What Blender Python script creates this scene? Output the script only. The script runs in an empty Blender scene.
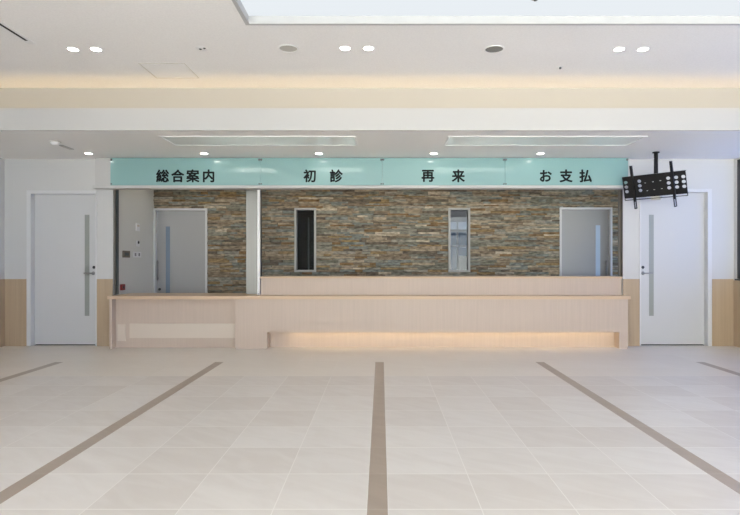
import bpy, bmesh, math, random
from mathutils import Vector, Matrix

random.seed(7)
F = 561.0            # focal length in pixels of the 740 px wide frame
CX, CY, H = 381.0, 262.0, 1.1875   # principal point in the photo, camera height (m)
def PX(px, d): return (px - CX) * d / F
def PZ(py, d): return H - (py - CY) * d / F

scene = bpy.context.scene
COL = scene.collection

# ------------------------------------------------------------------ node helpers
def new_mat(name):
    m = bpy.data.materials.new(name); m.use_nodes = True
    nt = m.node_tree; nt.nodes.clear()
    out = nt.nodes.new('ShaderNodeOutputMaterial')
    return m, nt, out

def principled(name, col, rough=0.5, metal=0.0, spec=0.5, coat=0.0, coat_rough=0.03, noise=0.0, nscale=(8, 8, 8), bump=0.0):
    m, nt, out = new_mat(name)
    b = nt.nodes.new('ShaderNodeBsdfPrincipled')
    b.inputs['Base Color'].default_value = (*col, 1)
    b.inputs['Roughness'].default_value = rough
    b.inputs['Metallic'].default_value = metal
    b.inputs['Specular IOR Level'].default_value = spec
    b.inputs['Coat Weight'].default_value = coat
    b.inputs['Coat Roughness'].default_value = coat_rough
    nt.links.new(b.outputs[0], out.inputs[0])
    if noise > 0 or bump > 0:
        g = nt.nodes.new('ShaderNodeNewGeometry')
        mp = nt.nodes.new('ShaderNodeMapping'); mp.inputs['Scale'].default_value = nscale
        nt.links.new(g.outputs['Position'], mp.inputs[0])
        n = nt.nodes.new('ShaderNodeTexNoise'); n.inputs['Scale'].default_value = 1.0
        n.inputs['Detail'].default_value = 5
        nt.links.new(mp.outputs[0], n.inputs['Vector'])
        if noise > 0:
            r = nt.nodes.new('ShaderNodeMapRange')
            r.inputs['From Min'].default_value = 0.3; r.inputs['From Max'].default_value = 0.7
            r.inputs['To Min'].default_value = 1 - noise; r.inputs['To Max'].default_value = 1 + noise
            nt.links.new(n.outputs['Fac'], r.inputs['Value'])
            v = nt.nodes.new('ShaderNodeVectorMath'); v.operation = 'SCALE'
            v.inputs[0].default_value = col
            nt.links.new(r.outputs[0], v.inputs['Scale'])
            nt.links.new(v.outputs[0], b.inputs['Base Color'])
        if bump > 0:
            bp = nt.nodes.new('ShaderNodeBump'); bp.inputs['Strength'].default_value = bump
            bp.inputs['Distance'].default_value = 0.01
            nt.links.new(n.outputs['Fac'], bp.inputs['Height'])
            nt.links.new(bp.outputs[0], b.inputs['Normal'])
    return m

def emission(name, col, strength):
    m, nt, out = new_mat(name)
    e = nt.nodes.new('ShaderNodeEmission')
    e.inputs[0].default_value = (*col, 1); e.inputs[1].default_value = strength
    nt.links.new(e.outputs[0], out.inputs[0])
    return m

def glass_pane(name, tint, ior=1.5):
    """flat window glass: a tinted see-through sheet with a mirror reflection by Fresnel"""
    m, nt, out = new_mat(name)
    t = nt.nodes.new('ShaderNodeBsdfTransparent'); t.inputs[0].default_value = (*tint, 1)
    g = nt.nodes.new('ShaderNodeBsdfGlossy'); g.inputs['Roughness'].default_value = 0.01
    # Schlick reflectance from the facing angle, the same on both faces of the pane
    f0 = ((ior - 1) / (ior + 1)) ** 2
    lw = nt.nodes.new('ShaderNodeLayerWeight'); lw.inputs['Blend'].default_value = 0.5
    pw = nt.nodes.new('ShaderNodeMath'); pw.operation = 'POWER'; pw.inputs[1].default_value = 5.0
    nt.links.new(lw.outputs['Facing'], pw.inputs[0])
    f = nt.nodes.new('ShaderNodeMath'); f.operation = 'MULTIPLY_ADD'; f.inputs[1].default_value = 1 - f0; f.inputs[2].default_value = f0
    nt.links.new(pw.outputs[0], f.inputs[0])
    mx = nt.nodes.new('ShaderNodeMixShader')
    nt.links.new(f.outputs[0], mx.inputs[0]); nt.links.new(t.outputs[0], mx.inputs[1]); nt.links.new(g.outputs[0], mx.inputs[2])
    nt.links.new(mx.outputs[0], out.inputs[0])
    return m

# ------------------------------------------------------------------ materials
M = {}
M['wall'] = principled('white wall paint', (0.58, 0.58, 0.575), 0.75, spec=0.2)
M['ceil'] = principled('ceiling board', (0.89, 0.88, 0.87), 0.9, spec=0.1, noise=0.03, nscale=(60, 60, 60))
M['lower'] = principled('lower ceiling paint', (0.89, 0.88, 0.865), 0.55, spec=0.3)
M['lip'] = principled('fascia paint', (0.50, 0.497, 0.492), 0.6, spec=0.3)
M['white'] = principled('white enamel', (0.82, 0.82, 0.82), 0.35, spec=0.4)
M['innerwall'] = principled('off white staff room paint', (0.71, 0.71, 0.67), 0.75, spec=0.2)
M['narrowframe'] = principled('grey window frame enamel', (0.42, 0.42, 0.41), 0.4, spec=0.3)
M['covepaint'] = principled('cove paint', (0.46, 0.445, 0.415), 0.8, spec=0.1)
M['rim'] = principled('skylight rim enamel', (0.50, 0.505, 0.51), 0.5, spec=0.3)
M['door'] = principled('door laminate', (0.57, 0.575, 0.585), 0.4, spec=0.4)
M['frame'] = principled('door frame enamel', (0.64, 0.645, 0.655), 0.4, spec=0.4)
M['innerdoor'] = principled('inner door laminate', (0.38, 0.38, 0.385), 0.4, spec=0.4)
M['wood'] = principled('pale maple laminate', (0.555, 0.455, 0.38), 0.42, spec=0.4, noise=0.035, nscale=(45, 45, 1.2))
M['woodtop'] = principled('maple edge laminate', (0.62, 0.46, 0.32), 0.4, spec=0.4, noise=0.05, nscale=(1.2, 45, 45))
M['wains'] = principled('honey wood wainscot', (0.45, 0.345, 0.235), 0.45, spec=0.35, noise=0.05, nscale=(40, 40, 1.0))
M['palecream'] = principled('cream tone', (0.65, 0.57, 0.485), 0.4, spec=0.4)
M['steel'] = principled('brushed stainless steel', (0.22, 0.22, 0.215), 0.42, metal=1.0, noise=0.04, nscale=(60, 60, 1))
M['rail'] = principled('bronze anodised rail', (0.21, 0.195, 0.18), 0.4, metal=0.6)
M['black'] = principled('black powder coat', (0.012, 0.012, 0.013), 0.45, spec=0.35)
M['dark'] = principled('dark gap', (0.03, 0.03, 0.03), 0.9)
M['frameDark'] = principled('dark grey window frame', (0.06, 0.06, 0.065), 0.4, metal=0.5)
M['sign'] = principled('pale teal glass', (0.235, 0.41, 0.405), 0.25, spec=0.4, coat=0.85, coat_rough=0.04)
M['ink'] = principled('black lettering', (0.008, 0.011, 0.012), 0.7, spec=0.15)
M['clip'] = principled('grey metal clip', (0.12, 0.14, 0.14), 0.5, metal=0.3)
M['chrome'] = principled('satin metal', (0.30, 0.30, 0.31), 0.35, metal=0.9)
M['lockdark'] = principled('dark lock', (0.06, 0.06, 0.065), 0.4, metal=0.6)
M['frost'] = principled('frosted grey glass', (0.29, 0.31, 0.29), 0.3, spec=0.5, coat=0.4, coat_rough=0.1)
M['frostblue'] = principled('frosted blue grey glass', (0.20, 0.26, 0.34), 0.25, spec=0.5, coat=0.5, coat_rough=0.08)
M['frostlight'] = principled('pale daylit frosted glass', (0.50, 0.62, 0.76), 0.25, spec=0.5, coat=0.5, coat_rough=0.08)  # daylight behind the slit is put into the base colour
M['speaker'] = principled('light grey grille', (0.50, 0.485, 0.45), 0.7)
M['speakerDark'] = principled('dark grey grille', (0.23, 0.23, 0.22), 0.7)
M['panel'] = principled('glossy white panel', (0.86, 0.87, 0.84), 0.15, spec=0.4)
M['hatchline'] = principled('hatch edge trim', (0.66, 0.635, 0.59), 0.7)
M['brown'] = principled('brown plastic', (0.20, 0.165, 0.125), 0.5)
M['red'] = principled('red plastic', (0.30, 0.035, 0.03), 0.4)
M['greyroom'] = principled('grey back room paint', (0.33, 0.34, 0.36), 0.8)
M['darkroom'] = principled('unlit back room shade', (0.045, 0.045, 0.05), 0.8)  # the unlit room's darkness is put into its wall colour
M['down'] = emission('downlight lens glow', (1.0, 0.97, 0.90), 25.0)
M['sky'] = emission('skylight diffuser glow', (0.815, 0.865, 0.905), 1.0)
M['cove'] = emission('warm cove light', (1.0, 0.72, 0.37), 2.6)
M['toe'] = emission('warm plinth light', (1.0, 0.80, 0.46), 8.5)
M['litpane'] = emission('daylit pane', (0.06, 0.085, 0.13), 1.0)  # glow stands in for daylight outside the office
M['blind'] = emission('daylit blind', (0.30, 0.35, 0.43), 1.0)  # the blind glows in place of daylight behind it
M['glass'] = glass_pane('clear window glass', (0.96, 0.98, 0.98))
M['glasstint'] = glass_pane('light-dimming blue grey window glass', (0.40, 0.46, 0.60))  # tint added to dim the daylight from the right window
M['glassdark'] = glass_pane('grey window glass', (0.75, 0.78, 0.80), 1.33)

def floor_material():
    m, nt, out = new_mat('pale stone floor tiles with brown inlay strips')
    N, L = nt.nodes, nt.links
    geo = N.new('ShaderNodeNewGeometry'); sep = N.new('ShaderNodeSeparateXYZ'); L.new(geo.outputs['Position'], sep.inputs[0])
    def mth(op, a, b=None, c=None):
        n = N.new('ShaderNodeMath'); n.operation = op
        for i, v in enumerate((a, b, c)):
            if v is None: continue
            if isinstance(v, (int, float)): n.inputs[i].default_value = v
            else: L.new(v, n.inputs[i])
        return n.outputs[0]
    X, Y = sep.outputs[0], sep.outputs[1]
    xs = mth('ADD', X, 0.017 + 0.05 + 19.0)
    per = mth('DIVIDE', xs, 1.9)
    k = mth('FLOOR', per)
    mm = mth('MULTIPLY', mth('FRACT', per), 1.9)
    instrip = mth('MULTIPLY', mth('LESS_THAN', mm, 0.1), mth('LESS_THAN', Y, 6.66))
    tx = mth('DIVIDE', mth('SUBTRACT', mm, 0.1), 0.45)
    ty = mth('DIVIDE', mth('ADD', mth('SUBTRACT', Y, 5.844), 45.0), 0.45)
    cx = mth('ADD', mth('FLOOR', tx), mth('MULTIPLY', k, 7.0)); cy = mth('FLOOR', ty)
    fx, fy = mth('FRACT', tx), mth('FRACT', ty)
    ex = mth('MINIMUM', fx, mth('SUBTRACT', 1.0, fx)); ey = mth('MINIMUM', fy, mth('SUBTRACT', 1.0, fy))
    gx = mth('LESS_THAN', ex, 0.0055); gy = mth('LESS_THAN', ey, 0.010)
    comb = N.new('ShaderNodeCombineXYZ'); L.new(cx, comb.inputs[0]); L.new(cy, comb.inputs[1])
    wn = N.new('ShaderNodeTexWhiteNoise'); wn.noise_dimensions = '3D'; L.new(comb.outputs[0], wn.inputs['Vector'])
    # streaky stone veining, shifted per tile
    cv = N.new('ShaderNodeCombineXYZ')
    L.new(mth('ADD', mth('MULTIPLY', X, 2.2), mth('MULTIPLY', wn.outputs['Value'], 37.0)), cv.inputs[0])
    L.new(mth('ADD', mth('MULTIPLY', Y, 5.0), mth('MULTIPLY', X, 3.0)), cv.inputs[1])
    L.new(mth('MULTIPLY', wn.outputs['Value'], 11.0), cv.inputs[2])
    nz = N.new('ShaderNodeTexNoise'); nz.inputs['Scale'].default_value = 1.6; nz.inputs['Detail'].default_value = 6
    nz.inputs['Distortion'].default_value = 0.8
    L.new(cv.outputs[0], nz.inputs['Vector'])
    ramp = N.new('ShaderNodeValToRGB')
    ramp.color_ramp.elements[0].position = 0.30; ramp.color_ramp.elements[0].color = (0.655, 0.60, 0.55, 1)
    ramp.color_ramp.elements[1].position = 0.70; ramp.color_ramp.elements[1].color = (0.735, 0.69, 0.645, 1)
    L.new(mth('ADD', mth('MULTIPLY', nz.outputs['Fac'], 0.68), mth('MULTIPLY', wn.outputs['Value'], 0.32)), ramp.inputs[0])
    def mix(f, a, b):
        n = N.new('ShaderNodeMix'); n.data_type = 'RGBA'
        if isinstance(f, (int, float)): n.inputs[0].default_value = f
        else: L.new(f, n.inputs[0])
        for i, v in ((6, a), (7, b)):
            if isinstance(v, tuple): n.inputs[i].default_value = (*v, 1)
            else: L.new(v, n.inputs[i])
        return n.outputs[2]
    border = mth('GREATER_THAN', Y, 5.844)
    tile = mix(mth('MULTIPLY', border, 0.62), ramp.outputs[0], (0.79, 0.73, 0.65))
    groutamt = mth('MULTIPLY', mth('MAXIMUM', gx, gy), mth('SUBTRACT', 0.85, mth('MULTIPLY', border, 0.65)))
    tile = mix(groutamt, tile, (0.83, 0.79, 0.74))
    stripc = N.new('ShaderNodeValToRGB')
    stripc.color_ramp.elements[0].color = (0.34, 0.27, 0.215, 1); stripc.color_ramp.elements[1].color = (0.44, 0.36, 0.29, 1)
    L.new(nz.outputs['Fac'], stripc.inputs[0])
    strip = mix(mth('MULTIPLY', gy, 0.35), stripc.outputs[0], (0.5, 0.43, 0.36))
    colr = mix(instrip, tile, strip)
    b = N.new('ShaderNodeBsdfPrincipled'); L.new(colr, b.inputs['Base Color'])
    b.inputs['Roughness'].default_value = 0.34; b.inputs['Specular IOR Level'].default_value = 0.45
    L.new(b.outputs[0], out.inputs[0])
    return m
M['floor'] = floor_material()

STONE = [(0.255, 0.205, 0.155), (0.330, 0.275, 0.210), (0.205, 0.205, 0.175), (0.275, 0.275, 0.240), (0.250, 0.165, 0.090),
         (0.400, 0.340, 0.265), (0.165, 0.140, 0.115), (0.300, 0.220, 0.125), (0.340, 0.325, 0.285), (0.52, 0.46, 0.37), (0.23, 0.255, 0.25)]
STONE = [(c[0] * 0.95, c[1] * 0.92, c[2] * 0.85) for c in STONE]
STONE_W = [6, 5, 5, 5, 1.8, 3.4, 2.4, 1.7, 3.5, 0.9, 3]
STONE_M = [principled('ledger stone tone %d' % i, c, 0.8, spec=0.25, noise=0.5, nscale=(11, 11, 34), bump=0.6) for i, c in enumerate(STONE)]

# ------------------------------------------------------------------ mesh helpers
class MB:
    """collects world-space shapes for one mesh"""
    def __init__(s): s.bm = bmesh.new()
    def box(s, x0, x1, y0, y1, z0, z1, bevel=0.0, mi=0, mat=None):
        t = bmesh.new()
        bmesh.ops.create_cube(t, size=1.0)
        for v in t.verts:
            v.co = Vector(((x0 + x1) / 2 + v.co.x * (x1 - x0), (y0 + y1) / 2 + v.co.y * (y1 - y0), (z0 + z1) / 2 + v.co.z * (z1 - z0)))
        if bevel > 0:
            bmesh.ops.bevel(t, geom=list(t.edges), offset=bevel, segments=2, affect='EDGES', profile=0.5)
        if mat is not None: bmesh.ops.transform(t, matrix=mat, verts=t.verts)
        s.merge(t, mi); return s
    def merge(s, t, mi=0):
        mp = {v: s.bm.verts.new(v.co) for v in t.verts}
        for f in t.faces:
            try: nf = s.bm.faces.new([mp[v] for v in f.verts])
            except ValueError: continue
            nf.material_index = mi; nf.smooth = f.smooth
        t.free()
    def lathe(s, prof, centre, axis='Z', n=32, smooth=True, mat=None):
        """prof: (r, h) list, spun round an axis through centre; r = 0 ends close to a point"""
        t = bmesh.new(); rings = []
        for r, h in prof:
            ring = []
            if r < 1e-6: ring = [t.verts.new((0, 0, h))]
            else:
                for i in range(n):
                    a = 2 * math.pi * i / n
                    ring.append(t.verts.new((r * math.cos(a), r * math.sin(a), h)))
            rings.append(ring)
        for a, b in zip(rings[:-1], rings[1:]):
            for i in range(n):
                j = (i + 1) % n
                if len(a) == 1 and len(b) == 1: continue
                if len(a) == 1: f = t.faces.new((a[0], b[j], b[i]))
                elif len(b) == 1: f = t.faces.new((a[i], a[j], b[0]))
                else: f = t.faces.new((a[i], a[j], b[j], b[i]))
                f.smooth = smooth
        bmesh.ops.recalc_face_normals(t, faces=t.faces)
        R = {'Z': Matrix.Identity(4), 'X': Matrix.Rotation(math.pi / 2, 4, 'Y'), 'Y': Matrix.Rotation(math.pi / 2, 4, 'X')}[axis]
        bmesh.ops.transform(t, matrix=Matrix.Translation(Vector(centre)) @ R, verts=t.verts)
        if mat is not None: bmesh.ops.transform(t, matrix=mat, verts=t.verts)
        s.merge(t); return s
    def slab_holes(s, axes, a0, a1, b0, b1, c0, c1, holes):
        """slab spanning a0..a1 x b0..b1, c0..c1 thick, with rectangular holes (a0,a1,b0,b1); axes e.g. 'XZY'"""
        As = sorted({a0, a1, *[v for h in holes for v in h[:2] if a0 < v < a1]})
        Bs = sorted({b0, b1, *[v for h in holes for v in h[2:] if b0 < v < b1]})
        def solid(i, j):
            if not (0 <= i < len(As) - 1 and 0 <= j < len(Bs) - 1): return False
            ca, cb = (As[i] + As[i + 1]) / 2, (Bs[j] + Bs[j + 1]) / 2
            return not any(h[0] < ca < h[1] and h[2] < cb < h[3] for h in holes)
        t = bmesh.new(); cache = {}
        def V(a, b, c):
            if (a, b, c) not in cache:
                d = dict(zip(axes, (a, b, c))); cache[(a, b, c)] = t.verts.new((d['X'], d['Y'], d['Z']))
            return cache[(a, b, c)]
        for i in range(len(As) - 1):
            for j in range(len(Bs) - 1):
                if not solid(i, j): continue
                p, q, r, w = As[i], As[i + 1], Bs[j], Bs[j + 1]
                for c in (c0, c1): t.faces.new((V(p, r, c), V(q, r, c), V(q, w, c), V(p, w, c)))
                if not solid(i - 1, j): t.faces.new((V(p, r, c0), V(p, w, c0), V(p, w, c1), V(p, r, c1)))
                if not solid(i + 1, j): t.faces.new((V(q, r, c0), V(q, w, c0), V(q, w, c1), V(q, r, c1)))
                if not solid(i, j - 1): t.faces.new((V(p, r, c0), V(q, r, c0), V(q, r, c1), V(p, r, c1)))
                if not solid(i, j + 1): t.faces.new((V(p, w, c0), V(q, w, c0), V(q, w, c1), V(p, w, c1)))
        bmesh.ops.recalc_face_normals(t, faces=t.faces)
        s.merge(t); return s
    def build(s, name, mats, parent=None, origin=None):
        me = bpy.data.meshes.new(name)
        o = bpy.data.objects.new(name, me); COL.objects.link(o)
        off = Vector((0, 0, 0))
        if parent is not None:
            o.parent = parent; off = world_loc(parent)
        elif origin is not None:
            off = Vector(origin); o.location = off
        bmesh.ops.translate(s.bm, vec=-off, verts=s.bm.verts)
        s.bm.to_mesh(me); s.bm.free()
        for m in (mats if isinstance(mats, (list, tuple)) else [mats]): me.materials.append(m)
        return o

def world_loc(o):
    v = Vector((0, 0, 0))
    while o is not None: v += o.location; o = o.parent
    return v

def tag(o, label=None, cat=None, group=None, kind=None):
    if label: o['label'] = label
    if cat: o['category'] = cat
    if group: o['group'] = group
    if kind: o['kind'] = kind
    return o

def thing(name, loc, label, cat, group=None, kind=None):
    o = bpy.data.objects.new(name, None); COL.objects.link(o); o.location = loc
    o.empty_display_size = 0.1
    return tag(o, label, cat, group, kind)

def struct(o, label, cat): return tag(o, label, cat, kind='structure')

def dup(root, loc, label, group=None):
    r = root.copy(); COL.objects.link(r); r.location = loc; r['label'] = label
    if group: r['group'] = group
    for ch in list(root.children):
        c = ch.copy(); COL.objects.link(c); c.parent = r
        for g in list(ch.children):
            d = g.copy(); COL.objects.link(d); d.parent = c
    return r

# ------------------------------------------------------------------ dimensions
YB = 7.93; YB2 = 8.05                       # rear wall of the hall, front and back faces
XL, XR = -5.32, 4.99                        # side walls
ZU, ZL = 3.2036, 2.64                       # upper and lower ceiling
YREAR = -3.5                                # glazed entrance wall behind the camera
YS = 9.46                                   # stone wall face
OPL, OPR, OPT = -3.788, 3.42, 2.226         # reception opening
ZW = 0.947                                  # wainscot height
DLX0, DLX1, DLT = -5.004, -4.014, 2.197     # left door hole
DRX0, DRX1, DRT = 3.654, 4.672, 2.22        # right door hole

# ------------------------------------------------------------------ room shell
struct(MB().box(XL - 0.6, XR + 0.6, YREAR - 0.3, 12.2, -0.12, 0).build('floor', M['floor']),
       'pale stone tiled hall floor with brown inlay strips', 'floor')
SKX0, SKX1, SKY0, SKY1 = -1.135, 3.95, 1.2, 4.752
struct(MB().slab_holes('XYZ', XL - 0.15, XR + 0.15, YREAR, 6.52, ZU, ZU + 0.15, [(SKX0, SKX1, SKY0, SKY1)]).build('ceiling', M['ceil']),
       'pale high ceiling of the hall around the skylight', 'ceiling')
struct(MB().box(XL - 0.15, XR + 0.15, 6.22, 9.6, ZL, ZL + 0.06).build('ceiling_lower', M['lower']),
       'lower ceiling in front of and over the reception', 'ceiling')
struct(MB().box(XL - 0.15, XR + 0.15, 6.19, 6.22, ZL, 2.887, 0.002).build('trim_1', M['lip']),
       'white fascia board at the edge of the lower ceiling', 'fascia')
struct(MB().box(XL - 0.15, XR + 0.15, 6.50, 6.56, ZL + 0.06, ZU).build('trim_2', M['covepaint']),
       'cove back board glowing warm behind the fascia', 'cove')
struct(MB().slab_holes('XZY', XL - 0.15, XR + 0.15, 0, ZL, YB, YB2,
       [(OPL, OPR, 0, OPT), (DLX0, DLX1, 0, DLT), (DRX0, DRX1, 0, DRT)]).build('wall_back', M['wall']),
       'white rear wall around the reception opening and both doors', 'wall')
struct(MB().box(XL - 0.15, XL, YREAR, YB, 0, ZU).build('wall_left', M['wall']), 'white side wall at the far left edge', 'wall')
WY0, WY1, WZ0, WZ1 = 1.2, 7.875, 0.952, 2.62
struct(MB().slab_holes('YZX', YREAR, YB, 0, ZU, XR, XR + 0.15, [(WY0, WY1, WZ0, WZ1)]).build('wall_right', M['wall']),
       'white side wall with a window at the far right edge', 'wall')
struct(MB().slab_holes('XZY', XL - 0.15, XR + 0.15, 0, ZU + 0.1, YREAR - 0.15, YREAR, [(-2.45, 4.6, 0.1, 3.05), (-5.1, -3.6, 0.1, 3.05)]).build('wall_front', M['wall']),
       'glazed entrance wall behind the viewpoint', 'wall')

# windows of the hall (right side and entrance side)
w = MB(); d0, d1 = XR + 0.01, XR + 0.08
w.box(d0, d1, WY1 - 0.06, WY1, WZ0, WZ1).box(d0, d1, WY0, WY0 + 0.06, WZ0, WZ1)
w.box(d0, d1, WY0, WY1, WZ0, WZ0 + 0.05).box(d0, d1, WY0, WY1, WZ1 - 0.05, WZ1)
for i in range(1, 4):
    y = WY0 + (WY1 - WY0) * i / 4; w.box(d0, d1, y - 0.03, y + 0.03, WZ0 + 0.05, WZ1 - 0.05)
win = struct(w.build('window_1', M['frameDark']), 'dark framed window on the right side wall', 'window')
MB().box(XR + 0.04, XR + 0.046, WY0 + 0.06, WY1 - 0.06, WZ0 + 0.05, WZ1 - 0.05).build('pane', M['glasstint'], win)
MB().box(XR - 0.02, XR + 0.09, WY0, WY1 + 0.01, WZ0 - 0.022, WZ0 - 0.001).build('sill', M['frameDark'], win)
w = MB(); e0, e1 = YREAR - 0.10, YREAR - 0.03
for x in (-5.07, -3.63, -2.42, -0.9, 0.5, 2.5, 3.5, 4.57): w.box(x - 0.03, x + 0.03, e0, e1, 0.1, 3.05)
for z in (0.13, 2.3, 3.02):
    w.box(-2.45, 4.6, e0 + 0.005, e1 - 0.005, z - 0.03, z + 0.03); w.box(-5.1, -3.6, e0 + 0.005, e1 - 0.005, z - 0.03, z + 0.03)
win2 = struct(w.build('window_2', M['frameDark']), 'dark framed entrance glazing behind the viewpoint', 'window')
MB().box(-2.41, 4.56, YREAR - 0.07, YREAR - 0.064, 0.14, 3.01).box(-5.06, -3.64, YREAR - 0.07, YREAR - 0.064, 0.14, 3.01).build('pane', M['glass'], win2)

# wainscot boards
def wains(n, x0, x1, y0, y1, label):
    struct(MB().box(x0, x1, y0, y1, 0.0, ZW, 0.002).build('trim_%d' % n, M['wains']), label, 'wainscot')
wains(3, XL + 0.012, DLX0 - 0.002, YB - 0.012, YB, 'honey wood wainscot left of the left white door')
wains(4, DLX1 + 0.002, OPL, YB - 0.012, YB, 'narrow honey wood wainscot between left door and desk')
wains(5, OPR, DRX0 - 0.002, YB - 0.012, YB, 'narrow honey wood wainscot between counter and right door')
wains(6, DRX1 + 0.002, XR - 0.012, YB - 0.012, YB, 'honey wood wainscot right of the right white door')
wains(7, XL, XL + 0.012, YREAR, YB, 'honey wood wainscot on the left side wall')
struct(MB().box(XR - 0.012, XR, YREAR, YB, 0.0, WZ0 - 0.024, 0.002).build('trim_8', M['wains']), 'honey wood wainscot under the right side window', 'wainscot')

# header over the opening and its ledge
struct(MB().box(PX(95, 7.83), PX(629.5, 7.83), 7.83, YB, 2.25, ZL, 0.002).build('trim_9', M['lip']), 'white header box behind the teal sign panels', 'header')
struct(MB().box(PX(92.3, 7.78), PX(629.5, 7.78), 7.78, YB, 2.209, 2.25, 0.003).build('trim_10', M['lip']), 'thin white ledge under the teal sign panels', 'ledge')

# ------------------------------------------------------------------ hall doors
def hall_door(n, x0, x1, zt, hinge_left, leaf0, leaf1, slit0, slit1, label):
    wide, thin = 0.058, 0.020
    fl, fr = (wide, thin) if hinge_left else (thin, wide)
    yl = 7.995
    leaf = MB().box(leaf0, leaf1, yl, yl + 0.04, 0.014, zt - 0.045, 0.002).build('door_%d' % n, M['door'], origin=((x0 + x1) / 2, yl, 0))
    struct(leaf, label, 'door')
    f = MB()
    f.box(x0, x0 + fl, YB - 0.012, YB2, 0, zt, 0.002).box(x1 - fr, x1, YB - 0.012, YB2, 0, zt, 0.002)
    f.box(x0 + fl, x1 - fr, YB - 0.012, YB2, zt - 0.045, zt, 0.002)
    f.box(x0 + fl - 0.001, leaf0 if hinge_left else x0 + fl + 0.006, yl + 0.012, YB2, 0, zt - 0.045)
    f.box(leaf1 if not hinge_left else x1 - fr - 0.006, x1 - fr + 0.001, yl + 0.012, YB2, 0, zt - 0.045)
    f.build('door_frame', M['frame'], leaf)
    MB().box(leaf0, leaf1, yl - 0.004, yl + 0.05, 0.0, 0.006).build('gap_shade', M['dark'], leaf)  # dark strip stands in for the shade in the gap under the leaf
    MB().box(slit0, slit1, yl - 0.003, yl + 0.02, 0.42, 1.86).build('glass_slit', M['frost'], leaf)
    s = 1 if hinge_left else -1
    hx = PX(93.5, yl) if hinge_left else PX(642.8, yl)
    zh = PZ(273.2, yl)
    h = MB()
    h.lathe([(0, 0), (0.024, 0), (0.026, 0.004), (0.024, 0.009), (0, 0.009)], (hx, yl, zh), 'Y', 24)
    h.lathe([(0.009, 0), (0.009, 0.045)], (hx, yl, zh), 'Y', 16)
    a, b = (hx - 0.115, hx + 0.012) if hinge_left else (hx - 0.012, hx + 0.125)
    h.box(a, b, yl - 0.055, yl - 0.040, zh - 0.010, zh + 0.010, 0.004)
    h.build('lever_handle', M['chrome'], leaf)
    lx = PX(95.2, yl) - 0.015 if hinge_left else hx
    MB().lathe([(0, 0), (0.021, 0), (0.021, 0.008), (0.014, 0.011), (0, 0.011)], (lx, yl, PZ(267.3, yl)), 'Y', 24).build('lock', M['lockdark'], leaf)
hall_door(1, DLX0, DLX1, DLT, True, DLX0 + 0.066, DLX1 - 0.022, PX(85, 8.0), PX(89.6, 8.0),
          'white door with slim glass slit, left of the low desk')
hall_door(2, DRX0, DRX1, DRT, False, DRX0 + 0.022, DRX1 - 0.066, PX(648.8, 8.0), PX(653.5, 8.0),
          'white door with slim glass slit, behind the hanging monitor bracket')

struct(MB().box(DLX0 - 0.05, DLX1 + 0.04, YB2 + 0.005, YB2 + 0.03, 0, DLT + 0.05).build('light_block_left', M['wall']), 'added panel behind the left white door, blocks stray light', 'wall')  # unseen panel added to stop light leaking under the door
struct(MB().box(DRX0 - 0.05, DRX1 + 0.04, YB2 + 0.005, YB2 + 0.03, 0, DRT + 0.05).build('light_block_right', M['wall']), 'added panel behind the right white door, blocks stray light', 'wall')  # unseen backing added here too, against leaking light
# ------------------------------------------------------------------ room behind the counter
IL, IR = -3.83, 4.75
H_A = (PX(294.6, YS), PX(316.2, YS), 1.019, 2.098)
H_B = (PX(448.3, YS), PX(470.0, YS), 1.019, 2.098)
H_DL = (PX(154.0, YS), PX(207.6, YS), 0, 2.090)
H_DR = (PX(559.3, YS), PX(611.8, YS), 0, 2.106)
HOLES = [H_A, H_B, H_DL, H_DR]
def stone_wall():
    mb = MB()
    mb.slab_holes('XZY', IL - 0.1, IR + 0.1, 0, ZL, YS + 0.03, YS + 0.16, HOLES)
    for zb0, zb1 in ((0.0, 1.019), (1.019, 2.094), (2.094, ZL)):
        hs = []; tot = 0
        while tot < zb1 - zb0: h = random.choice((0.022, 0.030, 0.036, 0.042, 0.048)); hs.append(h); tot += h
        k = (zb1 - zb0) / tot; z = zb0
        for h in hs:
            h *= k; spans = [(IL, IR)]
            for a, b, c, d in HOLES:
                if c < z + h * 0.5 < d:
                    spans = [q for p in spans for q in ((p[0], min(p[1], a)), (max(p[0], b), p[1])) if q[1] - q[0] > 0.005] if True else spans
            for s0, s1 in spans:
                x = s0
                while x < s1 - 1e-4:
                    l = random.uniform(0.10, 0.42)
                    if s1 - (x + l) < 0.09: l = s1 - x
                    t = bmesh.new(); bmesh.ops.create_cube(t, size=1)
                    pr = random.uniform(0.0, 0.028); tl = random.uniform(-0.004, 0.004)
                    g = 0.0012
                    for v in t.verts:
                        fy = YS + 0.03 + 0.002 if v.co.y > 0 else YS + 0.008 - pr + tl * (1 if v.co.x > 0 else -1) + random.uniform(-0.002, 0.002)
                        v.co = Vector((x + g if v.co.x < 0 else x + l - g, fy, z + g if v.co.z < 0 else z + h - g))
                    mb.merge(t, 1 + random.choices(range(len(STONE)), STONE_W)[0])
                    x += l
            z += h
    return mb.build('wall_stone', [M['dark']] + STONE_M)
struct(stone_wall(), 'split-face ledger stone wall of brown and grey courses behind the counter', 'wall')
struct(MB().box(IL - 0.15, IL, YB2, YS + 0.16, 0, ZL).build('wall_inner_left', M['innerwall']), 'white side wall of the room behind the low desk', 'wall')
struct(MB().slab_holes('YZX', YB2, YS + 0.16, 0, ZL, IR, IR + 0.12, [(8.25, 9.25, 0.8, 2.0)]).build('wall_inner_right', M['wall']), 'white right side wall of the room behind the counter', 'wall')

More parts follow.
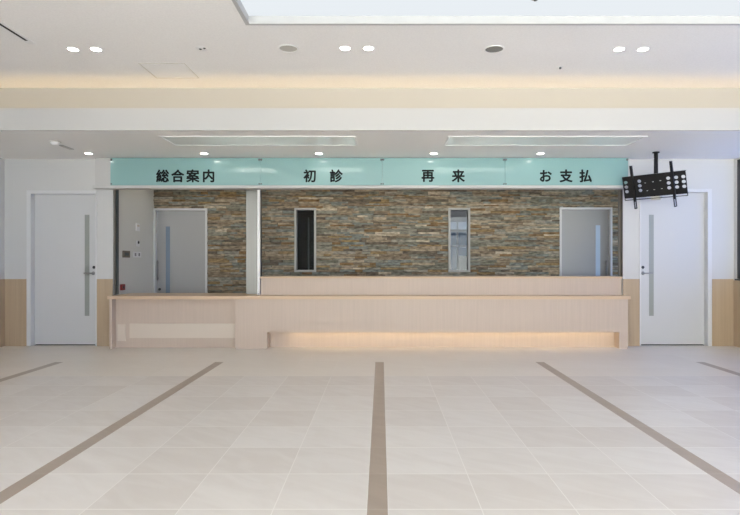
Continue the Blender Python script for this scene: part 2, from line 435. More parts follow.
wf = MB(); wf.box(IR + 0.03, IR + 0.09, 8.25, 8.30, 0.8, 2.0).box(IR + 0.03, IR + 0.09, 9.20, 9.25, 0.8, 2.0).box(IR + 0.03, IR + 0.09, 8.30, 9.20, 0.8, 0.85).box(IR + 0.03, IR + 0.09, 8.30, 9.20, 1.95, 2.0)
wi = struct(wf.build('window_6', M['frameDark']), 'daylight window in the right wall of the room behind the counter', 'window')
MB().box(IR + 0.055, IR + 0.061, 8.30, 9.20, 0.85, 1.95).build('pane', M['glass'], wi)
def inner_door(n, hole, slit, bar, lock, label):
    x0, x1, z0, zt = hole; yl = YS + 0.05
    ft = 0.032
    leaf = MB().box(x0 + ft, x1 - ft, yl, yl + 0.04, 0.01, zt - ft, 0.002).build('door_%d' % n, M['innerdoor'], origin=((x0 + x1) / 2, yl, 0))
    struct(leaf, label, 'door')
    f = MB()
    f.box(x0, x0 + ft, YS - 0.03, YS + 0.12, 0, zt, 0.002).box(x1 - ft, x1, YS - 0.03, YS + 0.12, 0, zt, 0.002)
    f.box(x0 + ft, x1 - ft, YS - 0.03, YS + 0.12, zt - ft, zt, 0.002)
    f.build('door_frame', M['frame'], leaf)
    MB().box(PX(slit[0], yl), PX(slit[1], yl), yl - 0.003, yl + 0.02, 0.45, PZ(slit[2], yl)).build('glass_slit', M['frostblue' if n == 3 else 'frostlight'], leaf)
    b = MB(); bx = PX(bar, yl - 0.04); za, zb = PZ(280.5, yl - 0.04), PZ(260.5, yl - 0.04)
    b.lathe([(0, za), (0.013, za), (0.013, zb), (0, zb)], (bx, yl - 0.04, 0), 'Z', 16)
    for z in (za + 0.04, zb - 0.04): b.box(bx - 0.008, bx + 0.008, yl - 0.04, yl, z - 0.008, z + 0.008)
    b.build('bar_handle', M['chrome'], leaf)
    if lock:
        MB().lathe([(0, 0), (0.022, 0), (0.022, 0.01), (0, 0.01)], (PX(lock[0], yl), yl, PZ(lock[1], yl)), 'Y', 20).build('lock', M['lockdark'], leaf)
inner_door(3, H_DL, (165.8, 170.0, 226.5), 157.6, (159.7, 289.3), 'grey inner door in the stone wall behind the low desk')
inner_door(4, H_DR, (595.6, 600.2, 225.3), 606.3, None, 'grey inner door in the stone wall behind the counter end')

def stone_window(n, hole, label, dark):
    x0, x1, z0, z1 = hole; ft = 0.034
    f = MB()
    f.box(x0, x0 + ft, YS - 0.032, YS + 0.14, z0, z1, 0.002).box(x1 - ft, x1, YS - 0.032, YS + 0.14, z0, z1, 0.002)
    f.box(x0 + ft, x1 - ft, YS - 0.032, YS + 0.14, z1 - ft, z1, 0.002).box(x0 + ft, x1 - ft, YS - 0.032, YS + 0.14, z0, z0 + ft, 0.002)
    o = struct(f.build('window_%d' % n, M['narrowframe']), label, 'window')
    MB().box(x0 + ft, x1 - ft, YS + 0.05, YS + 0.056, z0 + ft, z1 - ft).build('pane', M['glassdark'], o)
    return o
stone_window(3, H_A, 'narrow dark window in the stone wall', True)
stone_window(4, H_B, 'narrow window in the stone wall showing a daylit room', False)
# dark store room behind window 3, daylit office behind window 4
YO = YS + 0.16
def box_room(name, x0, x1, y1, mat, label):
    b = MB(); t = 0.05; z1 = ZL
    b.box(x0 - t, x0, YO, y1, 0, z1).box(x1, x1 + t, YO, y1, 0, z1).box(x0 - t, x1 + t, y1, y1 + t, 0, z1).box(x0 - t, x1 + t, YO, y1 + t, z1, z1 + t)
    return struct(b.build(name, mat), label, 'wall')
box_room('wall_store', -2.4, 0.3, 11.2, M['darkroom'], 'shade-coloured walls of the store room behind the dark narrow window')
tr = MB().box(PX(307.0, 11.0), PX(308.2, 11.0), 11.12, 11.2, 0.0, PZ(217, 11.0))
struct(tr.build('trim_11', M['greyroom']), 'grey door trim seen through the dark narrow window', 'trim')
box_room('wall_office', 0.4, 3.4, 11.2, M['greyroom'], 'grey walls of the office behind the daylit narrow window')
yw = 11.17
wf = MB()
xm = PX(457.2, yw)
for a, b, c, d in ((443, 448.5, 222, 300), (456.4, 458.0, 219, 300), (470.5, 476, 222, 300)): wf.box(PX(a, yw), PX(b, yw), yw - 0.04, yw + 0.02, PZ(d, yw), PZ(c, yw))
for c, d in ((219.5, 221.5), (229.5, 232.0), (245.5, 247)): wf.box(PX(443, yw), PX(476, yw), yw - 0.035, yw + 0.02, PZ(d, yw), PZ(c, yw))
wo = struct(wf.build('window_5', M['greyroom']), 'daylit office window seen through the narrow glass', 'window')
MB().box(PX(444, yw), PX(475, yw), yw - 0.01, yw, PZ(300, yw), PZ(222, yw)).build('pane', M['litpane'], wo)
MB().box(PX(444, yw), PX(475, yw), yw - 0.02, yw - 0.012, PZ(229.5, yw), PZ(222, yw)).build('roller_blind', M['blind'], wo)
# white chair glimpsed at the foot of that window
yc = 10.6
ch = thing('office_chair', (PX(463, yc), yc, 0), 'white office chair glimpsed through the daylit narrow window', 'chair')
MB().box(PX(458.5, yc), PX(467.5, yc), yc - 0.02, yc + 0.02, 0.98, PZ(256, yc), 0.015).build('backrest', M['white'], ch)
MB().box(PX(458, yc), PX(468, yc), yc, yc + 0.45, 0.55, 0.62, 0.02).build('seat', M['white'], ch)
MB().box(PX(462, yc), PX(464, yc), yc + 0.0, yc + 0.04, 0.5, 1.02).build('back_support', M['chrome'], ch)
MB().lathe([(0.025, 0.06), (0.025, 0.56)], (PX(463, yc), yc + 0.22, 0), 'Z', 16).build('stem', M['chrome'], ch)
b = MB()
for i in range(5):
    b.box(-0.02, 0.28, -0.02, 0.02, 0.0, 0.06, 0.005, mat=Matrix.Translation((PX(463, yc), yc + 0.22, 0)) @ Matrix.Rotation(i * 2 * math.pi / 5, 4, 'Z'))
b.build('base', M['chrome'], ch)

# fittings on the white inner side wall (plane X = IL, depth from the picture column)
def IY(px): return IL * F / (px - CX)
def wall_box(name, px0, px1, py0, py1, t, mat, label, cat):
    y0, y1 = IY(px0), IY(px1); ym = (y0 + y1) / 2
    za, zb = PZ(py1, ym), PZ(py0, ym)
    r = thing(name, (IL, ym, za), label, cat)
    return r, y0, y1, za, zb
r, y0, y1, za, zb = wall_box('mounted_intercom', 122.2, 129.0, 250.8, 257.6, 0.02, M['brown'], 'brown square intercom panel on the inner white side wall', 'intercom')
MB().box(IL, IL + 0.018, y0, y1, za, zb, 0.003).build('body', M['brown'], r)
MB().box(IL + 0.017, IL + 0.021, y0 + 0.05, y1 - 0.05, za + 0.03, zb - 0.03, 0.001).build('screen', M['clip'], r)
r, y0, y1, za, zb = wall_box('light_switch', 133.2, 140.8, 251.8, 257.4, 0.01, M['white'], 'white double switch plate right of the brown intercom panel', 'switch')
MB().box(IL, IL + 0.008, y0, y1, za, zb, 0.002).build('plate', M['white'], r)
for a, b in ((0.12, 0.3), (0.62, 0.8)):
    MB().box(IL + 0.007, IL + 0.013, y0 + (y1 - y0) * a, y0 + (y1 - y0) * b, za + 0.02, zb - 0.02, 0.001).build('rocker', M['chrome'], r)
r, y0, y1, za, zb = wall_box('mounted_sensor', 136.2, 138.8, 240.8, 246.5, 0.02, M['white'], 'small wall sensor with a dark lens over the switch plate', 'sensor')
MB().box(IL, IL + 0.014, y0, y1, za, zb, 0.002).build('body', M['white'], r)
MB().lathe([(0, 0), (0.026, 0), (0.02, 0.012), (0, 0.016)], (IL + 0.013, (y0 + y1) / 2, zb - 0.026), 'X', 20).build('lens', M['lockdark'], r)
r, y0, y1, za, zb = wall_box('mounted_thermostat', 135.6, 139.0, 223.5, 231.0, 0.02, M['white'], 'small white thermostat highest on the inner side wall', 'thermostat')
MB().box(IL, IL + 0.014, y0, y1, za, zb, 0.002).build('body', M['white'], r)
MB().box(IL + 0.013, IL + 0.016, y0 + 0.02, y1 - 0.02, zb - 0.05, zb - 0.02).build('display', M['palecream'], r)
r, y0, y1, za, zb = wall_box('mounted_alarm_box', 119.9, 123.3, 284.2, 290.2, 0.03, M['red'], 'small dark red alarm box low on the inner side wall', 'alarm')
MB().box(IL, IL + 0.03, y0, y1, za, zb, 0.004).build('body', M['red'], r)
MB().lathe([(0, 0), (0.018, 0), (0.018, 0.006), (0, 0.006)], (IL + 0.03, (y0 + y1) / 2, (za + zb) / 2), 'X', 20).build('push_button', M['lockdark'], r)

# guide rails on the reveals of the opening
ZT = 0.7215                                 # worktop height
ZR = 0.981                                  # raised top height
g = thing('guide_rail', (OPL, 7.99, ZT), 'slim metal guide rail at the low desk end of the opening', 'rail')
MB().box(OPL + 0.001, OPL + 0.006, YB + 0.012, YB2 + 0.02, ZT + 0.001, OPT - 0.001).build('channel', M['steel'], g)
MB().box(OPL + 0.006, OPL + 0.022, YB + 0.005, YB + 0.035, ZT + 0.001, OPT - 0.001).build('outer_lip', M['rail'], g)
MB().box(OPL + 0.006, OPL + 0.018, YB + 0.085, YB2 + 0.02, ZT + 0.001, OPT - 0.001).build('inner_lip', M['clip'], g)
g = thing('guide_rail', (OPR, 7.99, ZR), 'dark metal guide rail at the counter end beside the right door', 'rail')
MB().box(OPR - 0.006, OPR - 0.001, YB + 0.004, YB2, ZR + 0.001, OPT - 0.001).build('channel', M['rail'], g)
MB().box(OPR - 0.02, OPR - 0.006, YB2 - 0.03, YB2, ZR + 0.001, OPT - 0.001).build('inner_lip', M['rail'], g)

# ------------------------------------------------------------------ steel column and white post
c = MB().box(PX(246, 8.17), PX(259.2, 8.17), 8.17, 8.36, ZT, ZL, 0.003).build('pillar', M['steel'])
struct(c, 'square stainless steel column standing on the worktop', 'column')
p = thing('partition_post', (-1.729, 7.95, ZT), 'thin white upright post beside the steel column', 'post')
MB().box(-1.747, -1.713, 7.93, 7.975, ZT, OPT - 0.001, 0.002).build('post', M['white'], p)
MB().box(-1.742, -1.718, 7.924, 7.93, ZT + 0.001, ZT + 0.03).build('foot', M['chrome'], p)

# ------------------------------------------------------------------ counters
# worktop: narrow in front of the raised counter, deep over the low desk
pts = [(-3.741, 7.66), (3.412, 7.66), (3.412, 7.958), (-1.705, 7.958), (-1.705, 8.43), (-3.741, 8.43)]
t = bmesh.new(); vs = [t.verts.new((x, y, ZT - 0.044)) for x, y in pts]; fc = t.faces.new(vs)
ex = bmesh.ops.extrude_face_region(t, geom=[fc]); bmesh.ops.translate(t, vec=(0, 0, 0.044), verts=[v for v in ex['geom'] if isinstance(v, bmesh.types.BMVert)])
bmesh.ops.recalc_face_normals(t, faces=t.faces)
bmesh.ops.bevel(t, geom=list(t.edges), offset=0.003, segments=2, affect='EDGES')
wt = MB(); wt.merge(t)
tag(wt.build('worktop', M['woodtop'], origin=(0, 7.66, ZT - 0.044)), 'long pale wood worktop over the low desk and the counter', 'worktop')
ZU2 = ZT - 0.0445
XS = PX(235, 7.69)
XCR = PX(628, 7.69)
# main counter base with lit toe recess
cb = thing('reception_counter', ((XS + XCR) / 2, 7.69, 0), 'long pale wood reception counter with a lit toe recess', 'counter')
XA, XBr = PX(267, 7.69), PX(619.3, 7.69)
ZREC = PZ(332.2, 7.69)
fp = MB(); fp.slab_holes('XZY', XS, XCR, 0, ZU2, 7.69, 7.715, [(XA, XBr, -1, ZREC)])
fp.build('front_panel', M['wood'], cb)
MB().box(XS, XS + 0.022, 7.716, 8.0, 0, ZU2).build('side_panel', M['wood'], cb)
MB().box(XCR - 0.022, XCR, 7.716, 7.915, 0, ZU2).build('side_panel', M['wood'], cb)
MB().box(XA - 0.02, XA, 7.716, 7.875, 0, ZREC).build('recess_cheek', M['wood'], cb)
MB().box(XBr, XBr + 0.02, 7.716, 7.875, 0, ZREC).build('recess_cheek', M['wood'], cb)
MB().box(XA - 0.02, XBr + 0.02, 7.855, 7.875, 0, ZREC).build('plinth', M['wood'], cb)
MB().box(XA - 0.02, XBr + 0.02, 7.716, 7.875, ZREC + 0.03, ZREC + 0.045).build('recess_soffit', M['wood'], cb)
MB().box(PX(288, 7.72), XBr - 0.05, 7.722, 7.737, ZREC + 0.012, ZREC + 0.024).build('light_strip', M['toe'], cb)
# low desk on the left
ld = thing('low_desk', (-2.85, 7.76, 0), 'low pale wood reception desk at the left end of the counter', 'desk')
X0 = PX(109, 7.68)
MB().box(X0, X0 + 0.035, 7.69, 7.925, 0, ZU2, 0.002).build('end_panel', M['wood'], ld)
MB().box(X0 + 0.035, XS - 0.001, 7.80, 7.82, 0, ZU2).build('front_panel', M['wood'], ld)
MB().box(PX(129.5, 7.79), XS - 0.003, 7.79, 7.80, PZ(338, 7.79), PZ(323.6, 7.79), 0.001).build('pale_band', M['palecream'], ld)  # paler band across the desk front
MB().box(PX(117.5, 7.79), PX(125.5, 7.79), 7.79, 7.80, PZ(341, 7.79), PZ(324.5, 7.79), 0.001).build('pale_patch', M['palecream'], ld)  # paler patch near the desk end
MB().box(-3.73, XS - 0.03, 8.38, 8.40, 0, ZU2).build('back_panel', M['wood'], ld)
# raised transaction counter behind the worktop
RX = -1.702
rc = thing('raised_counter', (0.85, 7.96, 0), 'raised pale wood counter along the back of the worktop', 'counter')
MB().box(RX, 3.412, 7.962, 7.985, 0, ZR - 0.0265, 0.001).build('front_panel', M['wood'], rc)
MB().box(RX, -1.68, 7.986, 8.33, 0, ZR - 0.0265).build('side_panel', M['wood'], rc)
MB().box(-1.711, 3.414, 7.925, 8.35, ZR - 0.026, ZR, 0.003).build('counter_top', M['woodtop'], rc)
MB().box(-1.68, 3.41, 8.30, 8.32, 0, ZR - 0.0265).build('back_panel', M['wood'], rc)

# ------------------------------------------------------------------ sign panels with lettering
YSG = 7.795
def glyph_mesh(ch, px, py, size=0.183, bold=0.0056):
    """one character at a picture position; the stroke is thickened by shifted copies of the glyph"""
    cu = bpy.data.curves.new('glyph', 'FONT'); cu.body = ch; cu.size = size; cu.extrude = 0.002; cu.resolution_u = 6
    ob = bpy.data.objects.new('glyph', cu); COL.objects.link(ob)
    dg = bpy.context.evaluated_depsgraph_get()
    me = bpy.data.meshes.new_from_object(ob.evaluated_get(dg))
    t = bmesh.new(); t.from_mesh(me)
    bpy.data.objects.remove(ob); bpy.data.curves.remove(cu); bpy.data.meshes.remove(me)
    xs = [v.co.x for v in t.verts]; ys = [v.co.y for v in t.verts]
    cxx, cyy = (min(xs) + max(xs)) / 2, (min(ys) + max(ys)) / 2
    out = MB()
    for i in range(9):
        a = i * math.pi / 4; r = bold if i < 8 else 0
        q = t.copy()
        for v in q.verts:
            v.co = Vector((PX(px, YSG) + v.co.x - cxx + r * math.cos(a), YSG - 0.0045 - v.co.z + i * 0.00012, PZ(py, YSG) + v.co.y - cyy + r * math.sin(a)))
        out.merge(q)
    t.free()
    return out
JO = [110.3, 260.2, 382.2, 505.0, 628.2]
WORDS = [[('総', 163), ('合', 178.1), ('案', 193.2), ('内', 209)], [('初', 310), ('診', 336.6)], [('再', 428.2), ('来', 458.6)], [('お', 546), ('支', 566.3), ('払', 585.8)]]
for i, wd in enumerate(WORDS):
    x0, x1 = PX(JO[i], YSG) + 0.001, PX(JO[i + 1], YSG) - 0.001
    txt = ''.join(c for c, _ in wd)
    lab = ['pale teal glass sign panel with four characters above the low desk',
           'pale teal glass sign panel above the dark narrow window, two spaced characters',
           'pale teal glass sign panel above the daylit narrow window, two spaced characters',
           'pale teal glass sign panel with three characters beside the monitor bracket'][i]
    s = thing('sign_panel', ((x0 + x1) / 2, YSG, 2.252), lab, 'sign', 'teal sign panels over the counter')
    MB().box(x0, x1, YSG, YSG + 0.01, 2.2525, ZL - 0.006, 0.0008).build('glass_panel', M['sign'], s)
    for chx, px in wd: glyph_mesh(chx, px - 0.3, 175.9).build('character', M['ink'], s)
    for sx in (x0 + 0.013, x1 - 0.013):
        for sz, q in ((2.252 + 0.022, 0.9), (ZL - 0.03, 1.35)):
            MB().lathe([(0, 0.006), (0.010 * q, 0.006), (0.012 * q, 0.002), (0.012 * q, -0.0), (0.007, -0.01), (0.007, -0.034), (0, -0.034)], (sx, YSG, sz), 'Y', 16).build('standoff', M['clip'], s)

# ------------------------------------------------------------------ hanging monitor bracket
PXB, PYB = 3.631, 7.408
br = thing('monitor_bracket', (PXB, PYB, ZL), 'black ceiling-hung monitor bracket without a screen', 'bracket')
MB().lathe([(0, 0), (0.045, 0), (0.045, -0.012), (0.034, -0.016), (0, -0.016)], (PXB, PYB, ZL), 'Z', 32).build('ceiling_flange', M['black'], br)
MB().lathe([(0, -0.014), (0.026, -0.014), (0.026, -0.50), (0, -0.50)], (PXB, PYB, ZL), 'Z', 24).build('pole', M['black'], br)
u = Vector((0.6775, -0.7353, 0)).normalized(); n0 = Vector((-0.7353, -0.6775, 0)).normalized()
pt = math.radians(16.5); zz = Vector((0, 0, 1))
vv = zz * math.cos(pt) + n0 * math.sin(pt); nn = n0 * math.cos(pt) - zz * math.sin(pt)
PC = Vector((PX(653.8, 7.33), 7.33, PZ(185.1, 7.33)))
T = Matrix((( *(u), 0), (*(vv), 0), (*(nn), 0), (0, 0, 0, 1))).transposed()
T.translation = PC
def plate():
    cu = bpy.data.curves.new('plate', 'CURVE'); cu.dimensions = '2D'; cu.fill_mode = 'BOTH'; cu.extrude = 0.004
    def poly(pts):
        sp = cu.splines.new('POLY'); sp.points.add(len(pts) - 1); sp.use_cyclic_u = True
        for p_, q in zip(sp.points, pts): p_.co = (q[0], q[1], 0, 1)
    W, Hh = 0.3985, 0.1435
    poly([(-W, -Hh), (W, -Hh), (W, Hh), (-W, Hh)])
    def circ(cx, cy, rx, ry, n=20): poly([(cx + rx * math.cos(2 * math.pi * i / n), cy + ry * math.sin(2 * math.pi * i / n)) for i in range(n)])
    for cu_x in (-0.357, -0.178, 0.186, 0.281, 0.366):
        for cv in (-0.053, 0.009, 0.071): circ(cu_x, cv, 0.025, 0.022)
    for cx, cy in ((-0.105, 0.04), (-0.005, 0.045), (0.088, 0.05), (-0.09, -0.065), (0.0, -0.06), (0.095, -0.055)): circ(cx, cy, 0.013, 0.005, 12)
    ob = bpy.data.objects.new('plate', cu); COL.objects.link(ob)
    me = bpy.data.meshes.new_from_object(ob.evaluated_get(bpy.context.evaluated_depsgraph_get()))
    t = bmesh.new(); t.from_mesh(me)
    bpy.data.objects.remove(ob); bpy.data.curves.remove(cu); bpy.data.meshes.remove(me)
    bmesh.ops.transform(t, matrix=T, verts=t.verts)
    for f in t.faces: f.smooth = False
    return t
pm = MB(); pm.merge(plate())
for sgn in (1, -1): pm.box(-0.3985, 0.3985, sgn * 0.1435 - 0.003, sgn * 0.1435 + 0.003, -0.03, 0.004, mat=T)
pm.build('mounting_plate', M['black'], br)
for au, av0, av1 in ((-0.255, -0.293, 0.29), (0.246, -0.30, 0.287)):
    a = MB()
    a.box(au - 0.0135, au - 0.010, av0, av1, 0.006, 0.04, mat=T).box(au + 0.010, au + 0.0135, av0, av1, 0.006, 0.04, mat=T)
    a.box(au - 0.0135, au + 0.0135, av0, av1 , 0.034, 0.04, mat=T) if False else a.box(au - 0.0135, au + 0.0135, av0 + 0.1, av1, 0.034, 0.040, mat=T)
    a.box(au - 0.0135, au + 0.0135, av0, av0 + 0.012, 0.034, 0.040, mat=T)
    a.build('screen_arm', M['black'], br)
MB().box(-0.3985, 0.3985, -0.176, -0.168, -0.006, 0.004, mat=T).box(-0.3985, -0.392, -0.17, -0.14, -0.006, 0.004, mat=T).box(0.392, 0.3985, -0.17, -0.14, -0.006, 0.004, mat=T).build('locking_rail', M['black'], br)
MB().box(-0.06, 0.06, -0.20, -0.05, -0.075, -0.005, 0.004, mat=T).build('tilt_head', M['speaker'], br)

# ------------------------------------------------------------------ ceiling fittings
def UY(py): return F * (ZU - H) / (CY - py)
def LY(py): return F * (ZL - H) / (CY - py)
def downlight(name, loc, label, group, r=0.056):
    o = thing(name, loc, label, 'downlight', group); z = loc[2]
    MB().lathe([(r * 0.80, -0.001), (r * 0.84, -0.006), (r * 1.0, -0.005), (r * 1.04, 0.0)], loc, 'Z', 32).build('trim_ring', M['white'], o)
    MB().lathe([(0, -0.010), (r * 0.5, -0.009), (r * 0.82, -0.005)], loc, 'Z', 32).build('lens', M['down'], o)
    return o
UP = [(73, 49, 'left one of the downlight pair nearest the slot diffuser'), (96, 49, 'right one of the downlight pair nearest the slot diffuser'),
      (345, 48, 'left one of the downlight pair below the skylight, mid ceiling'), (368.5, 48, 'right one of the downlight pair below the skylight, mid ceiling'),
      (619, 49, 'left one of the downlight pair over the monitor bracket'), (643, 49, 'right one of the downlight pair over the monitor bracket')]
src = None
for px, py, lab in UP:
    y = UY(py); loc = Vector((PX(px, y), y, ZU))
    if src is None: src = downlight('downlight', loc, lab, 'paired downlights in the high ceiling')
    else: dup(src, loc, lab, 'paired downlights in the high ceiling')
LO = [(88.6, 'round downlight in the lower ceiling beside the sign end, above the left door'), (204.2, 'round downlight in front of the four-character sign panel'),
      (318.9, 'round downlight in front of the sign panel over the dark window'), (433.7, 'round downlight in front of the sign panel over the daylit window'),
      (540.5, 'round downlight in front of the three-character sign panel')]
for px, lab in LO:
    y = LY(153.3); dup(src, Vector((PX(px, y), y, ZL)), lab, 'downlights in the lower ceiling')

def speaker(px, py, grille, label, cat, name):
    y = UY(py); loc = Vector((PX(px, y), y, ZU)); o = thing(name, loc, label, cat)
    MB().lathe([(0.082, -0.002), (0.084, -0.007), (0.094, -0.006), (0.097, 0)], loc, 'Z', 40).build('rim', M['white'], o)
    MB().lathe([(0, -0.006), (0.05, -0.0055), (0.084, -0.003)], loc, 'Z', 40).build('grille', grille, o)
speaker(288.5, 48.3, M['speaker'], 'round pale ceiling speaker near the skylight corner', 'speaker', 'ceiling_speaker')
speaker(494.2, 49.0, M['speakerDark'], 'round dark grey ceiling grille right of the middle downlights', 'grille', 'ceiling_grille')

y = UY(48.5); loc = Vector((PX(202.3, y), y, ZU))
o = thing('ceiling_sensor', loc, 'small twin-eye sensor plate left of the round ceiling speaker', 'sensor')
MB().lathe([(0, -0.006), (0.055, -0.005), (0.062, 0)], loc, 'Z', 32).build('plate', M['white'], o)
for dx, dy, rr in ((-0.018, 0.0, 0.015), (0.026, -0.02, 0.013)):
    MB().lathe([(0, -0.010), (rr * 0.8, -0.0095), (rr, -0.005)], loc + Vector((dx, dy, 0)), 'Z', 20).build('eye', M['dark'], o)
y = UY(67); loc = Vector((PX(560.2, y), y, ZU))
o = thing('ceiling_sprinkler', loc, 'tiny sprinkler head in the high ceiling near the cove', 'sprinkler')
MB().lathe([(0, -0.004), (0.03, -0.003), (0.034, 0)], loc, 'Z', 24).build('cover_plate', M['white'], o)
MB().lathe([(0, -0.02), (0.012, -0.018), (0.012, -0.004), (0, -0.004)], loc, 'Z', 16).build('nozzle', M['clip'], o)

# detector on the lower ceiling, left
y = LY(141.6); loc = Vector((PX(55.5, y), y, ZL))
o = thing('smoke_detector', loc, 'white smoke detector on the lower ceiling above the left door', 'detector')
MB().lathe([(0, -0.045), (0.03, -0.044), (0.05, -0.03), (0.055, -0.012), (0.06, 0)], loc, 'Z', 32).build('housing', M['white'], o)
MB().lathe([(0.0605, 0.0), (0.0605, -0.006), (0.053, -0.012)], loc, 'Z', 32).build('base_ring', M['speaker'], o)
y0, y1 = LY(145.0), LY(149.2); xl = PX(60.5, y0)
o = thing('ceiling_plate', (xl, y0, ZL), 'thin narrow plate behind the smoke detector on the lower ceiling', 'plate')
MB().box(xl - 0.03, xl + 0.03, y0, y1, ZL - 0.006, ZL, 0.002).build('cover', M['lip'], o)
MB().box(xl - 0.012, xl + 0.012, y0 + 0.04, y1 - 0.04, ZL - 0.009, ZL - 0.006).build('slot', M['hatchline'], o)

# slot diffuser, top left
y1 = UY(43.5); x = PX(33, y1)
o = thing('slot_diffuser', (x, y1, ZU), 'long narrow air slot in the high ceiling at the top left corner', 'diffuser')
f = MB(); f.slab_holes('XYZ', x - 0.045, x + 0.03, 1.8, y1, ZU - 0.006, ZU - 0.0005, [(x - 0.028, x + 0.004, 1.85, y1 - 0.07)])
f.build('frame', M['white'], o)
MB().box(x - 0.03, x + 0.006, 1.84, y1 - 0.06, ZU - 0.003, ZU - 0.0008).build('slot', M['dark'], o)

# access hatch
ya, yb = UY(63), UY(78)
xa, xb = PX(138, ya), PX(199.5, yb)
o = thing('access_hatch', ((xa + xb) / 2, (ya + yb) / 2, ZU), 'square flush access hatch in the high ceiling, left of the skylight', 'hatch')
f = MB(); f.slab_holes('XYZ', xa, xb, ya, yb, ZU - 0.004, ZU - 0.0005, [(xa + 0.012, xb - 0.012, ya + 0.012, yb - 0.012)])
f.build('hatch_frame', M['hatchline'], o)
MB().box(xa + 0.015, xb - 0.015, ya + 0.015, yb - 0.015, ZU - 0.0025, ZU - 0.0005).build('hatch_panel', M['ceil'], o)

# skylight
sk = thing('skylight', ((SKX0 + SKX1) / 2, SKY1, ZU), 'large bright skylight panel in a white recess at the top', 'skylight')
f = MB(); t_ = 0.02
f.slab_holes('XYZ', SKX0 - 0.012, SKX1 + 0.012, SKY0 - 0.012, SKY1 + 0.012, ZU - 0.006, ZU - 0.0008, [(SKX0 + t_, SKX1 - t_, SKY0 + t_, SKY1 - t_)])
f.slab_holes('XYZ', SKX0 + 0.001, SKX1 - 0.001, SKY0 + 0.001, SKY1 - 0.001, ZU - 0.0008, ZU + 0.06, [(SKX0 + t_, SKX1 - t_, SKY0 + t_, SKY1 - t_)])
f.build('recess_frame', M['rim'], sk)
MB().box(SKX0 + 0.002, SKX1 - 0.002, SKY0 + 0.002, SKY1 - 0.002, ZU + 0.061, ZU + 0.08).build('diffuser', M['sky'], sk)
y = F * (ZU + 0.061 - H) / (CY + 2.2); loc = Vector((PX(535.5, y), y, ZU + 0.0598))
o = thing('ceiling_sprinkler', loc, 'small grey sprinkler head on the skylight panel at the top edge', 'sprinkler')
MB().lathe([(0, -0.012), (0.03, -0.010), (0.042, 0)], loc, 'Z', 24).build('cover_plate', M['speaker'], o)
MB().lathe([(0, -0.024), (0.012, -0.022), (0.012, -0.010)], loc, 'Z', 16).build('nozzle', M['clip'], o)

# glossy ceiling panels over the counter
def ceil_panel(x0, x1, label):
    ya, yb = LY(136.0), LY(145.3)
    o = thing('ceiling_panel', ((x0 + x1) / 2, (ya + yb) / 2, ZL), label, 'ceiling panel', 'glossy panels in the lower ceiling')
    f = MB(); f.slab_holes('XYZ', x0, x1, ya, yb, ZL - 0.008, ZL - 0.0005, [(x0 + 0.025, x1 - 0.025, ya + 0.025, yb - 0.025)])
    f.build('panel_frame', M['white'], o)
    MB().box(x0 + 0.026, x1 - 0.026, ya + 0.026, yb - 0.026, ZL - 0.004, ZL - 0.0005).build('panel', M['panel'], o)
ceil_panel(-2.563, -0.288, 'long glossy white ceiling panel above the low desk and dark window')
ceil_panel(0.775, 3.078, 'long glossy white ceiling panel above the daylit window and monitor bracket')

# cove strip light hidden behind the fascia
ls = thing('cove_light', (0, 6.27, ZL + 0.06), 'warm strip light glowing behind the white fascia', 'strip light')
MB().box(XL + 0.02, XR - 0.02, 6.25, 6.40, ZL + 0.06, ZL + 0.085).build('housing', M['white'], ls)
MB().box(XL + 0.03, XR - 0.03, 6.26, 6.39, ZL + 0.085, ZL + 0.095).build('tube', M['cove'], ls)

# ------------------------------------------------------------------ lights
def area(name, loc, rot, sx, sy, power, col):
    l = bpy.data.lights.new(name, 'AREA'); l.shape = 'RECTANGLE'; l.size = sx; l.size_y = sy; l.energy = power; l.color = col
    o = bpy.data.objects.new(name, l); COL.objects.link(o); o.location = loc; o.rotation_euler = rot
    return o
area('staff_room_light', (-0.9, 8.75, ZL - 0.02), (0, 0, 0), 5.4, 0.25, 8.0, (1.0, 0.91, 0.70))

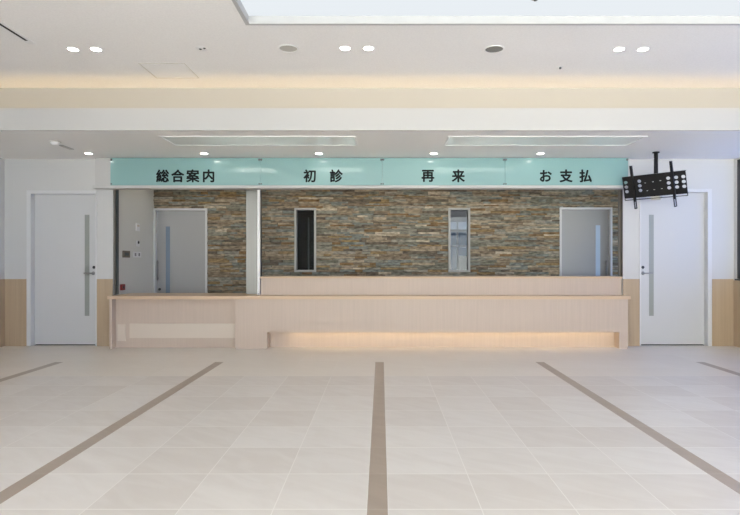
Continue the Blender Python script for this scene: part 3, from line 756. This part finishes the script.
area('office_fill', (1.6, 10.4, ZL - 0.02), (0, 0, 0), 0.6, 0.6, 7, (1.0, 0.96, 0.92))  # unseen lamp added to brighten the office walls
w = bpy.data.worlds.new('World'); scene.world = w; w.use_nodes = True
nt = w.node_tree; bg = nt.nodes['Background']
tc = nt.nodes.new('ShaderNodeTexCoord'); sp = nt.nodes.new('ShaderNodeSeparateXYZ'); nt.links.new(tc.outputs['Generated'], sp.inputs[0])
def wmix(fac_sock, lo, hi, a, b):
    mr = nt.nodes.new('ShaderNodeMapRange'); mr.inputs['From Min'].default_value = lo; mr.inputs['From Max'].default_value = hi
    nt.links.new(fac_sock, mr.inputs['Value'])
    mx = nt.nodes.new('ShaderNodeMix'); mx.data_type = 'RGBA'; nt.links.new(mr.outputs[0], mx.inputs[0])
    for i, v in ((6, a), (7, b)):
        if isinstance(v, tuple): mx.inputs[i].default_value = (*v, 1)
        else: nt.links.new(v, mx.inputs[i])
    return mx.outputs[2]
# hazy white sky behind the entrance, clear blue sky on the window side, brighter lower half added to lift the ceilings
sky = wmix(sp.outputs[0], 0.05, 0.45, (1.08, 1.055, 0.975), (0.28, 0.40, 0.68))
lower_glow = wmix(sp.outputs[0], 0.05, 0.45, (2.15, 2.06, 1.88), (0.42, 0.47, 0.55))
nt.links.new(wmix(sp.outputs[2], -0.03, 0.03, lower_glow, sky), bg.inputs[0])
bg.inputs[1].default_value = 8.7

# ------------------------------------------------------------------ camera
cam = bpy.data.cameras.new('Camera'); co = bpy.data.objects.new('Camera', cam); COL.objects.link(co)
co.location = (0, 0, H); co.rotation_euler = (math.pi / 2, 0, 0)
cam.sensor_width = 36; cam.sensor_fit = 'HORIZONTAL'; cam.lens = F / 740 * 36
cam.shift_x = -(CX - 370) / 740; cam.shift_y = (CY - 257.5) / 740
cam.clip_start = 0.05
scene.camera = co
scene.view_settings.view_transform = 'Standard'; scene.view_settings.look = 'None'
scene.view_settings.exposure = 0.0; scene.view_settings.gamma = 1.0
scene.view_settings.use_curve_mapping = False
scene.cycles.max_bounces = 12; scene.cycles.diffuse_bounces = 8
scene.cycles.use_denoising = True
